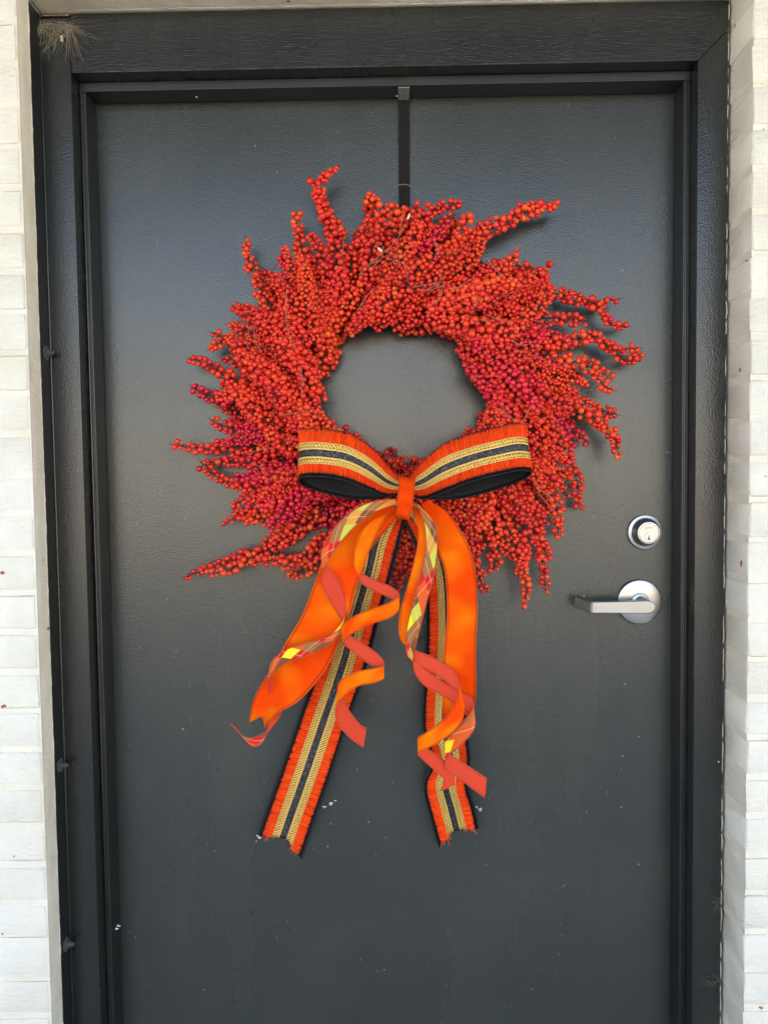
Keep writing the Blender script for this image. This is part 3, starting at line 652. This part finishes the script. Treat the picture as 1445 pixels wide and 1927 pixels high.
# ------------------------------------------------------------------ ribbon bow
kc = at(762, 935, -0.17)
bow = empty('ribbon_bow', (kc.x, kc.y, kc.z)); tag(bow, 'orange velvet and gold striped ribbon bow with long curled tails on the wreath', 'bow')
def rows(ctrl, n):
    A, B = [], []
    for c_ in ctrl:
        x, y, d_, wx, wy = c_[:5]; wd_ = c_[5] if len(c_) > 5 else 0
        A.append(at(x-wx/2, y-wy/2, -(d_-wd_/2)/1000)); B.append(at(x+wx/2, y+wy/2, -(d_+wd_/2)/1000))
    return crom(A, n), crom(B, n)
class Ribbon:
    """a cloth strip given by its two edges; layers can be laid on its outer face"""
    def __init__(s, ctrl, n=90, flip=False, ripple=0.0, seed=0):
        s.A, s.B = rows(ctrl, n); s.n = n
        s.C = [(a+b)/2 for a, b in zip(s.A, s.B)]
        s.N = []
        for i in range(n):
            T = s.C[min(i+1, n-1)]-s.C[max(i-1, 0)]; w = s.B[i]-s.A[i]; nn = T.cross(w)
            s.N.append((nn.normalized() if nn.length > 1e-9 else V((0, -1, 0)))*(-1 if flip else 1))
        # smooth the normals so offsets do not jump in tight turns
        for _ in range(3): s.N = [(s.N[max(i-1, 0)]+s.N[i]*2+s.N[min(i+1, n-1)]).normalized() for i in range(n)]
        s.ripple = ripple; s.seed = seed
        s.v = [0]
        for i in range(1, n): s.v.append(s.v[-1]+(s.C[i]-s.C[i-1]).length)
    def P(s, t, u, off=0.0):
        x = t*(s.n-1); k_ = max(0, min(int(x), s.n-2)); f = x-k_
        a = s.A[k_].lerp(s.A[k_+1], f); b = s.B[k_].lerp(s.B[k_+1], f); nn = s.N[k_].lerp(s.N[k_+1], f)
        w = s.ripple*mnoise.noise(V((t*7, u*1.6, s.seed)))+s.ripple*0.5*(4*(u-.5)**2)
        return a.lerp(b, u)+nn*(off+w)
    def vl(s, t):
        x = t*(s.n-1); k_ = max(0, min(int(x), s.n-2)); return s.v[k_]+(s.v[k_+1]-s.v[k_])*(x-k_)
    def strip(s, name, u0, u1, mats, parent, off=0.0, th=0.0008, m=6, t0=0.0, tend=None, crown=0.0, n=None):
        """mats = (outer, inner)"""
        n = n or s.n; vs_, uvs, fs, mi = [], [], [], []
        for side in (0, 1):
            for i in range(n):
                for j in range(m+1):
                    q = j/m; u = u0+(u1-u0)*q; te = tend(u) if tend else 1.0; t = t0+(te-t0)*i/(n-1)
                    vs_.append(s.P(t, u, off+(th/2+crown*(1-(2*q-1)**2) if side == 0 else -th/2))); uvs.append((q, s.vl(t)))
        K = (m+1)*n
        for i in range(n-1):
            for j in range(m):
                a = i*(m+1)+j; fs.append((a, a+1, a+m+2, a+m+1)); mi.append(0)
                fs.append((K+a, K+a+m+1, K+a+m+2, K+a+1)); mi.append(1)
        for i in range(n-1):
            for a in (i*(m+1), i*(m+1)+m): fs.append((a, a+m+1, K+a+m+1, K+a)); mi.append(1)
        for j in range(m):
            for a in (j, (n-1)*(m+1)+j): fs.append((a, a+1, K+a+1, K+a)); mi.append(1)
        return mesh_obj(name, vs_, fs, list(mats), parent, origin=tuple(s.C[0]), smooth=True, mi=mi, uvs=uvs)
    def fringe(s, parent, tend, seed, top=0.095):
        t0, count = 0.0, None
        return s._fringe(parent, tend, seed, t0, count, top)
    def _fringe(s, parent, tend, seed, t0, count, top):
        """threads combed outwards from both sides of the braid"""
        r = random.Random(seed); vs_, fs, tn = [], [], []
        L = s.v[-1]; count = count or int(L/0.00050)
        for (ui, uo) in ((0.30, top), (0.70, 0.905)):
            for i in range(count):
                te = tend((ui+uo)/2) if tend else 1.0
                t = t0+(te-t0)*(i+r.random())/count; k_ = r.uniform(-.012, .012)*0.12/max(L, .1)*3
                ue = uo+(uo-ui)*r.uniform(-.05, .05); hw_ = 0.00048/L
                t2 = min(max(t+k_+0.006*mnoise.noise(V((t*30, ui*9, seed))), 0), 1)
                c_ = r.choice(((0.80, 0.060, 0.004), (0.84, 0.085, 0.005), (0.74, 0.045, 0.004), (0.62, 0.028, 0.004))); b_ = len(vs_)
                lift = r.uniform(0.0006, 0.0022)
                for (uu, tt, oo, ww) in ((ui, t, 0.0016, 1), ((ui+ue)/2, (t+t2)/2, 0.0022+lift*.5, 1), (ue, t2, 0.0010+lift, .5)):
                    vs_.append(s.P(max(tt-hw_*ww, 0), uu, oo)); vs_.append(s.P(min(tt+hw_*ww, 1), uu, oo+0.0003)); tn += [c_, c_]
                fs += [(b_, b_+1, b_+3, b_+2), (b_+2, b_+3, b_+5, b_+4)]
        # woven heading under the threads
        n = s.n
        for (ua, ub) in ((top+0.03, 0.47), (0.53, 0.872)):
            b_ = len(vs_)
            for i in range(n):
                for u in (ua, ub):
                    te = (tend(u) if tend else 1.0)*0.995; vs_.append(s.P(t0+(te-t0)*i/(n-1), u, 0.0012)); tn.append((0.72, 0.045, 0.004))
            for i in range(n-1): fs.append((b_+i*2, b_+i*2+1, b_+i*2+3, b_+i*2+2))
        o = mesh_obj('fringe', vs_, fs, M['fringe'], parent, origin=tuple(s.C[0]), tint=tn); o['kind'] = 'stuff'; return o
def striped(name, ctrl, n, flip, seed, tend=None, ripple=0.0, label=None):
    R = Ribbon(ctrl, n, flip, ripple, seed)
    o = R.strip(name, 0, 1, (M['satin'], M['satin']), bow, 0, 0.0010, 8, tend=tend)
    if label: o['label'] = label
    te2 = (lambda u: tend(u)*0.996) if tend else None
    R.fringe(o, te2, seed, 0.025 if 'loop' in name else 0.095)
    for (a, b) in ((0.305, 0.385), (0.615, 0.695)): R.strip('gold_braid', a, b, (M['gold'], M['gold']), o, 0.0026, 0.0008, 4, tend=te2, crown=0.0012)
    for (a, b) in ((0.280, 0.303), (0.387, 0.432), (0.568, 0.613), (0.697, 0.720)): R.strip('gold_cord', a, b, (M['cord'], M['cord']), o, 0.0026, 0.0008, 3, tend=te2, crown=0.0010)
    if tend:
        r = random.Random(seed+40); vs_, fs = [], []
        for q in range(26):
            u = r.choice((r.uniform(.09, .30), r.uniform(.70, .91), r.uniform(.3, .7))); te = te2(u); a = R.P(te*0.992, u, .002); T = (R.P(te, u)-R.P(te-.02, u)).normalized()
            sd_ = V((r.uniform(-.6, .6), r.uniform(-.3, .05), r.uniform(-.3, .3))); l_ = r.uniform(.004, .013)
            tube(vs_, fs, [a, a+(T+sd_*.4)*l_*.5, a+(T+sd_)*l_], .00045, .0003, 3)
        mesh_obj('frayed_threads', vs_, fs, M['fray'], o)['kind'] = 'stuff'
    R.strip('centre_band', 0.430, 0.570, (M['sequin'], M['sequin']), o, 0.0022, 0.0006, 4, tend=te2, crown=0.0006)
    return R
# tails of striped ribbon, lying against the door
striped('striped_tail', [(752, 945, 128, 24, 8), (742, 962, 132, 40, 20), (710, 1010, 136, 84, 28), (695, 1070, 132, 84, 24), (672, 1150, 112, 86, 22), (645, 1250, 80, 88, 22), (611, 1350, 52, 90, 22), (577, 1450, 30, 91, 24), (547, 1535, 16, 90, 26), (524, 1602, 9, 90, 28)], 110, False, 3,
        tend=lambda u: 0.962+0.038*max(0, (u-.62)/.38)-0.010*(1-abs(2*u-1)), ripple=0.003, label='wide straight striped tail reaching lowest on the left')
striped('striped_tail', [(768, 945, 126, 24, -8), (782, 965, 130, 50, -14), (815, 1010, 130, 80, -10), (838, 1080, 122, 84, 0), (843, 1180, 92, 84, 0), (839, 1290, 58, 86, 0), (837, 1370, 42, 86, 0), (848, 1430, 44, 74, -4), (838, 1476, 38, 84, -6), (850, 1526, 24, 86, -14), (864, 1582, 11, 78, -26)], 110, False, 4,
        tend=lambda u: 0.970+0.030*max(0, (.35-u)/.35)-0.012*(1-abs(2*u-1)), ripple=0.004, label='shorter striped tail on the right behind the curls')
# wide velvet tails
def tail(name, ctrl, n, flip, mats, m=6, tend=None, ripple=0.0, seed=0, label=None):
    R = Ribbon(ctrl, n, flip, ripple, seed); o = R.strip(name, 0, 1, mats, bow, 0, 0.0011, m, tend=tend)
    if label: o['label'] = label
    return o
tail('velvet_tail', [(744, 955, 150, 10, 26), (708, 975, 160, 40, 44), (662, 1020, 166, 72, 28), (636, 1090, 166, 76, 14, 14), (613, 1160, 154, 80, 22, 20), (579, 1230, 134, 80, 42, 10), (540, 1284, 120, 58, 56, 0), (506, 1322, 108, 40, 38, 20), (488, 1364, 100, 32, 8, 34)], 90, False, (M['velvet'], M['coral']), 10,
     tend=lambda u: 0.945+0.055*abs(2*u-1), ripple=0.008, seed=5, label='wide orange velvet tail sweeping to the left')
tail('velvet_tail', [(798, 945, 146, 14, 0), (822, 972, 160, 40, -12), (846, 1020, 168, 58, -12), (864, 1070, 170, 58, -4), (869, 1140, 162, 57, 0), (865, 1220, 148, 60, 0), (863, 1290, 130, 64, 0), (862, 1352, 120, 58, 0)], 80, False, (M['velvet'], M['coral']), 8,
     tend=lambda u: 0.955+0.045*abs(2*u-1), ripple=0.008, seed=6, label='wide orange velvet tail hanging straight on the right')
# narrow ribbons that curl
tail('argyle_tail', [(744, 944, 166, 2, 10), (706, 953, 184, 0, 22), (672, 971, 194, 4, 30), (640, 1001, 198, 12, 30), (617, 1034, 196, 14, 22), (607, 1062, 188, 6, 20), (613, 1082, 178, -18, 22), (626, 1106, 172, -28, 18), (640, 1136, 166, -24, 16), (648, 1162, 166, -6, 22), (640, 1184, 174, 2, 16), (617, 1206, 178, 2, 18), (575, 1222, 178, 0, 26), (536, 1236, 166, 2, 26), (511, 1258, 148, 0, 26), (506, 1282, 126, -6, 26), (524, 1308, 100, -22, 14), (519, 1345, 88, -22, 4), (500, 1384, 84, -8, 20), (470, 1396, 88, 8, 16), (437, 1364, 92, 8, 4)], 200, False, (M['argyle'], M['coral']), 5, label='checked diamond ribbon curling left in front of the velvet')
tail('velvet_curl', [(744, 957, 160, 8, -6), (712, 976, 178, 36, -12), (688, 1014, 186, 34, -6), (676, 1058, 186, 20, 10), (674, 1082, 180, 6, 24), (705, 1102, 170, 6, 24), (735, 1115, 170, 4, 26), (751, 1131, 180, 0, 26), (735, 1147, 190, 0, 30), (700, 1160, 192, 2, 28), (668, 1174, 188, 6, 28), (644, 1194, 174, 4, 28), (660, 1210, 160, 2, 30), (690, 1231, 156, -4, 30), (714, 1247, 158, 0, 27), (722, 1263, 166, 0, 26), (705, 1271, 172, 0, 28), (675, 1277, 168, 2, 28), (648, 1292, 156, 8, 30), (634, 1316, 142, -4, 34), (646, 1348, 130, -24, 20), (668, 1376, 122, -23, 22), (687, 1388, 118, -6, 38)], 220, False, (M['velvet_n'], M['coral']), 5, label='narrow orange velvet ribbon in corkscrew curls, left of the gap')
tail('velvet_curl', [(776, 952, 156, 10, 2), (792, 975, 172, 22, 2), (800, 1010, 180, 26, 0), (793, 1060, 182, 30, 2), (781, 1110, 180, 32, 4), (768, 1160, 174, 34, 4), (767, 1205, 166, 26, 0), (778, 1235, 156, -10, 22), (796, 1243, 150, -3, 28), (820, 1254, 146, -2, 28), (848, 1274, 148, -10, 26), (866, 1299, 160, 4, 24), (866, 1328, 170, 14, 26), (853, 1355, 174, 18, 24), (830, 1376, 172, 12, 28), (802, 1394, 162, 4, 30), (786, 1404, 150, 0, 28), (800, 1419, 140, -8, 23), (825, 1439, 134, -19, 18), (843, 1461, 130, -19, 12), (842, 1483, 126, -28, 12)], 200, False, (M['velvet_n'], M['coral']), 5, label='narrow orange velvet ribbon in corkscrew curls on the right')
tail('argyle_tail', [(786, 950, 162, 8, 4), (799, 968, 182, 16, 4), (809, 990, 191, 22, 2), (812, 1030, 195, 23, 2), (804, 1080, 194, 26, 4), (791, 1130, 188, 25, 6), (777, 1185, 180, 24, 8), (773, 1228, 170, 16, -6), (780, 1252, 158, -2, 20), (800, 1275, 148, -4, 30), (830, 1294, 142, -4, 26), (858, 1312, 140, -6, 24), (880, 1324, 142, -8, 28), (892, 1344, 150, 4, 30), (879, 1369, 158, 18, 22), (856, 1393, 156, 20, 22), (839, 1412, 146, 8, 26), (842, 1432, 136, -8, 28), (870, 1452, 128, -12, 28), (914, 1483, 118, -4, 38)], 190, False, (M['argyle'], M['coral']), 5, label='checked diamond ribbon hanging from the knot on the right')
# the two loops
LP = striped('striped_loop', [(752, 915, 150, 0, 30), (727, 905, 160, -4, 58), (692, 880, 176, -8, 82), (652, 860, 188, -4, 92), (612, 853, 190, 0, 92), (584, 852, 182, -4, 92), (566, 856, 164, -4, 94), (576, 868, 144, -4, 96), (612, 882, 134, 0, 94), (660, 894, 132, 0, 92), (710, 908, 138, 0, 62), (748, 918, 144, 0, 30)], 110, False, 7, ripple=0.004, label='left loop of the bow')
striped('striped_loop', [(770, 915, 150, 0, 30), (796, 905, 160, 4, 70), (838, 880, 176, 4, 92), (885, 862, 188, 4, 91), (935, 849, 190, 6, 90), (970, 842, 182, 12, 90), (991, 846, 164, 12, 90), (974, 860, 146, 8, 92), (926, 877, 134, 4, 94), (872, 892, 132, 4, 92), (820, 908, 138, 4, 66), (774, 918, 144, 0, 30)], 110, True, 8, ripple=0.005, label='right loop of the bow')
tail('knot', [(766, 898, 138, 26, 0), (766, 902, 168, 30, 0), (765, 912, 186, 31, 0), (763, 935, 194, 30, 2), (760, 958, 186, 27, 4), (758, 972, 168, 25, 6), (757, 976, 142, 24, 6)], 40, False, (M['velvet_k'], M['coral']), 6, ripple=0.005, seed=9, label='orange velvet knot between the loops')
# loose threads at the cut ends
for (x, y, x2, y2, d_) in ((500, 1562, 516, 1566, 14), (520, 1560, 530, 1565, 14), (545, 1588, 556, 1602, 12), (836, 1575, 846, 1592, 14), (884, 1562, 897, 1570, 16), (840, 1566, 848, 1580, 14)):
    vs_, fs = [], []; tube(vs_, fs, [at(x, y, -d_/1000), at((x+x2)/2+2, (y+y2)/2-2, -(d_+2)/1000), at(x2, y2, -(d_-2)/1000)], 0.0008, 0.0006, 4); mesh_obj('loose_thread', vs_, fs, M['coral'], bow)

# ------------------------------------------------------------------ dusty cobwebs
def web(label, hubs, seed, count, fan, ln, Y, thick):
    r = random.Random(seed); vs_, fs = [], []
    for i in range(count):
        hx, hy = r.choice(hubs); a = r.uniform(*fan); l_ = ln*r.uniform(.25, 1.0); q = []
        x, y = hx+r.uniform(-8, 8), hy+r.uniform(-5, 7)
        for s in range(5):
            q.append(at(x, y, Y-r.uniform(0.0005, 0.004)-0.012*max(0, 1-s/3)*r.random())); a += r.uniform(-.22, .22); x += l_/4*math.cos(a); y += l_/4*math.sin(a)
        tube(vs_, fs, q, thick*r.uniform(.6, 1.2), thick*0.5, 3)
    return tag(mesh_obj('cobweb', vs_, fs, M['web']), label, 'cobweb', 'cobwebs on the door frame')
web('dusty brown cobweb in the upper left corner of the frame', [(80, 40), (95, 42), (112, 44), (130, 44), (75, 50), (128, 50)], 5, 170, (-0.1, 2.6), 78, FACE_Y, 0.00019)
web('faint cobweb low on the right jamb, the upper of two', [(1357, 1694), (1357, 1708)], 6, 26, (2.0, 4.3), 34, FACE_Y, 0.00008)
web('faint cobweb near the bottom of the right jamb', [(1356, 1838), (1356, 1850), (1340, 1850)], 8, 34, (2.0, 4.3), 48, FACE_Y, 0.00008)
r = random.Random(4); c_ = at(117, 72, FACE_Y-0.006); vs_, fs = [], []
for i in range(8):
    a = 2*math.pi*i/8; q = (0.0042 if i % 2 else 0.0030); vs_.append(c_+V((q*0.75*math.cos(a), r.uniform(-.001, .001), q*1.7*math.sin(a))))
vs_.append(c_+V((0, -0.002, 0)))
for i in range(8): fs.append((i, (i+1) % 8, 8))
tag(mesh_obj('leaf_scrap', vs_, fs, M['leaf']), 'tiny dry tan leaf scrap caught in the corner cobweb', 'leaf')
# drift of dust on top of the left jamb
vs_, fs = [], []; n = 26
for i in range(n):
    p_ = V((-0.596+0.052*i/(n-1), FACE_Y-0.001, HZ1-0.004)); h = 0.004+0.006*abs(mnoise.noise(V((i*.3, 2, 2)))); vs_ += [p_+V((0, -0.003, -0.001)), p_+V((0, 0.002, h)), p_+V((0, 0.03, h*.6))]
for i in range(n-1):
    for j in range(2): fs.append((i*3+j, i*3+j+1, (i+1)*3+j+1, (i+1)*3+j))
tag(mesh_obj('dust_drift', vs_, fs, M['web'], smooth=True), 'tan dust lying on the top end of the left jamb', 'dust', kind=None)
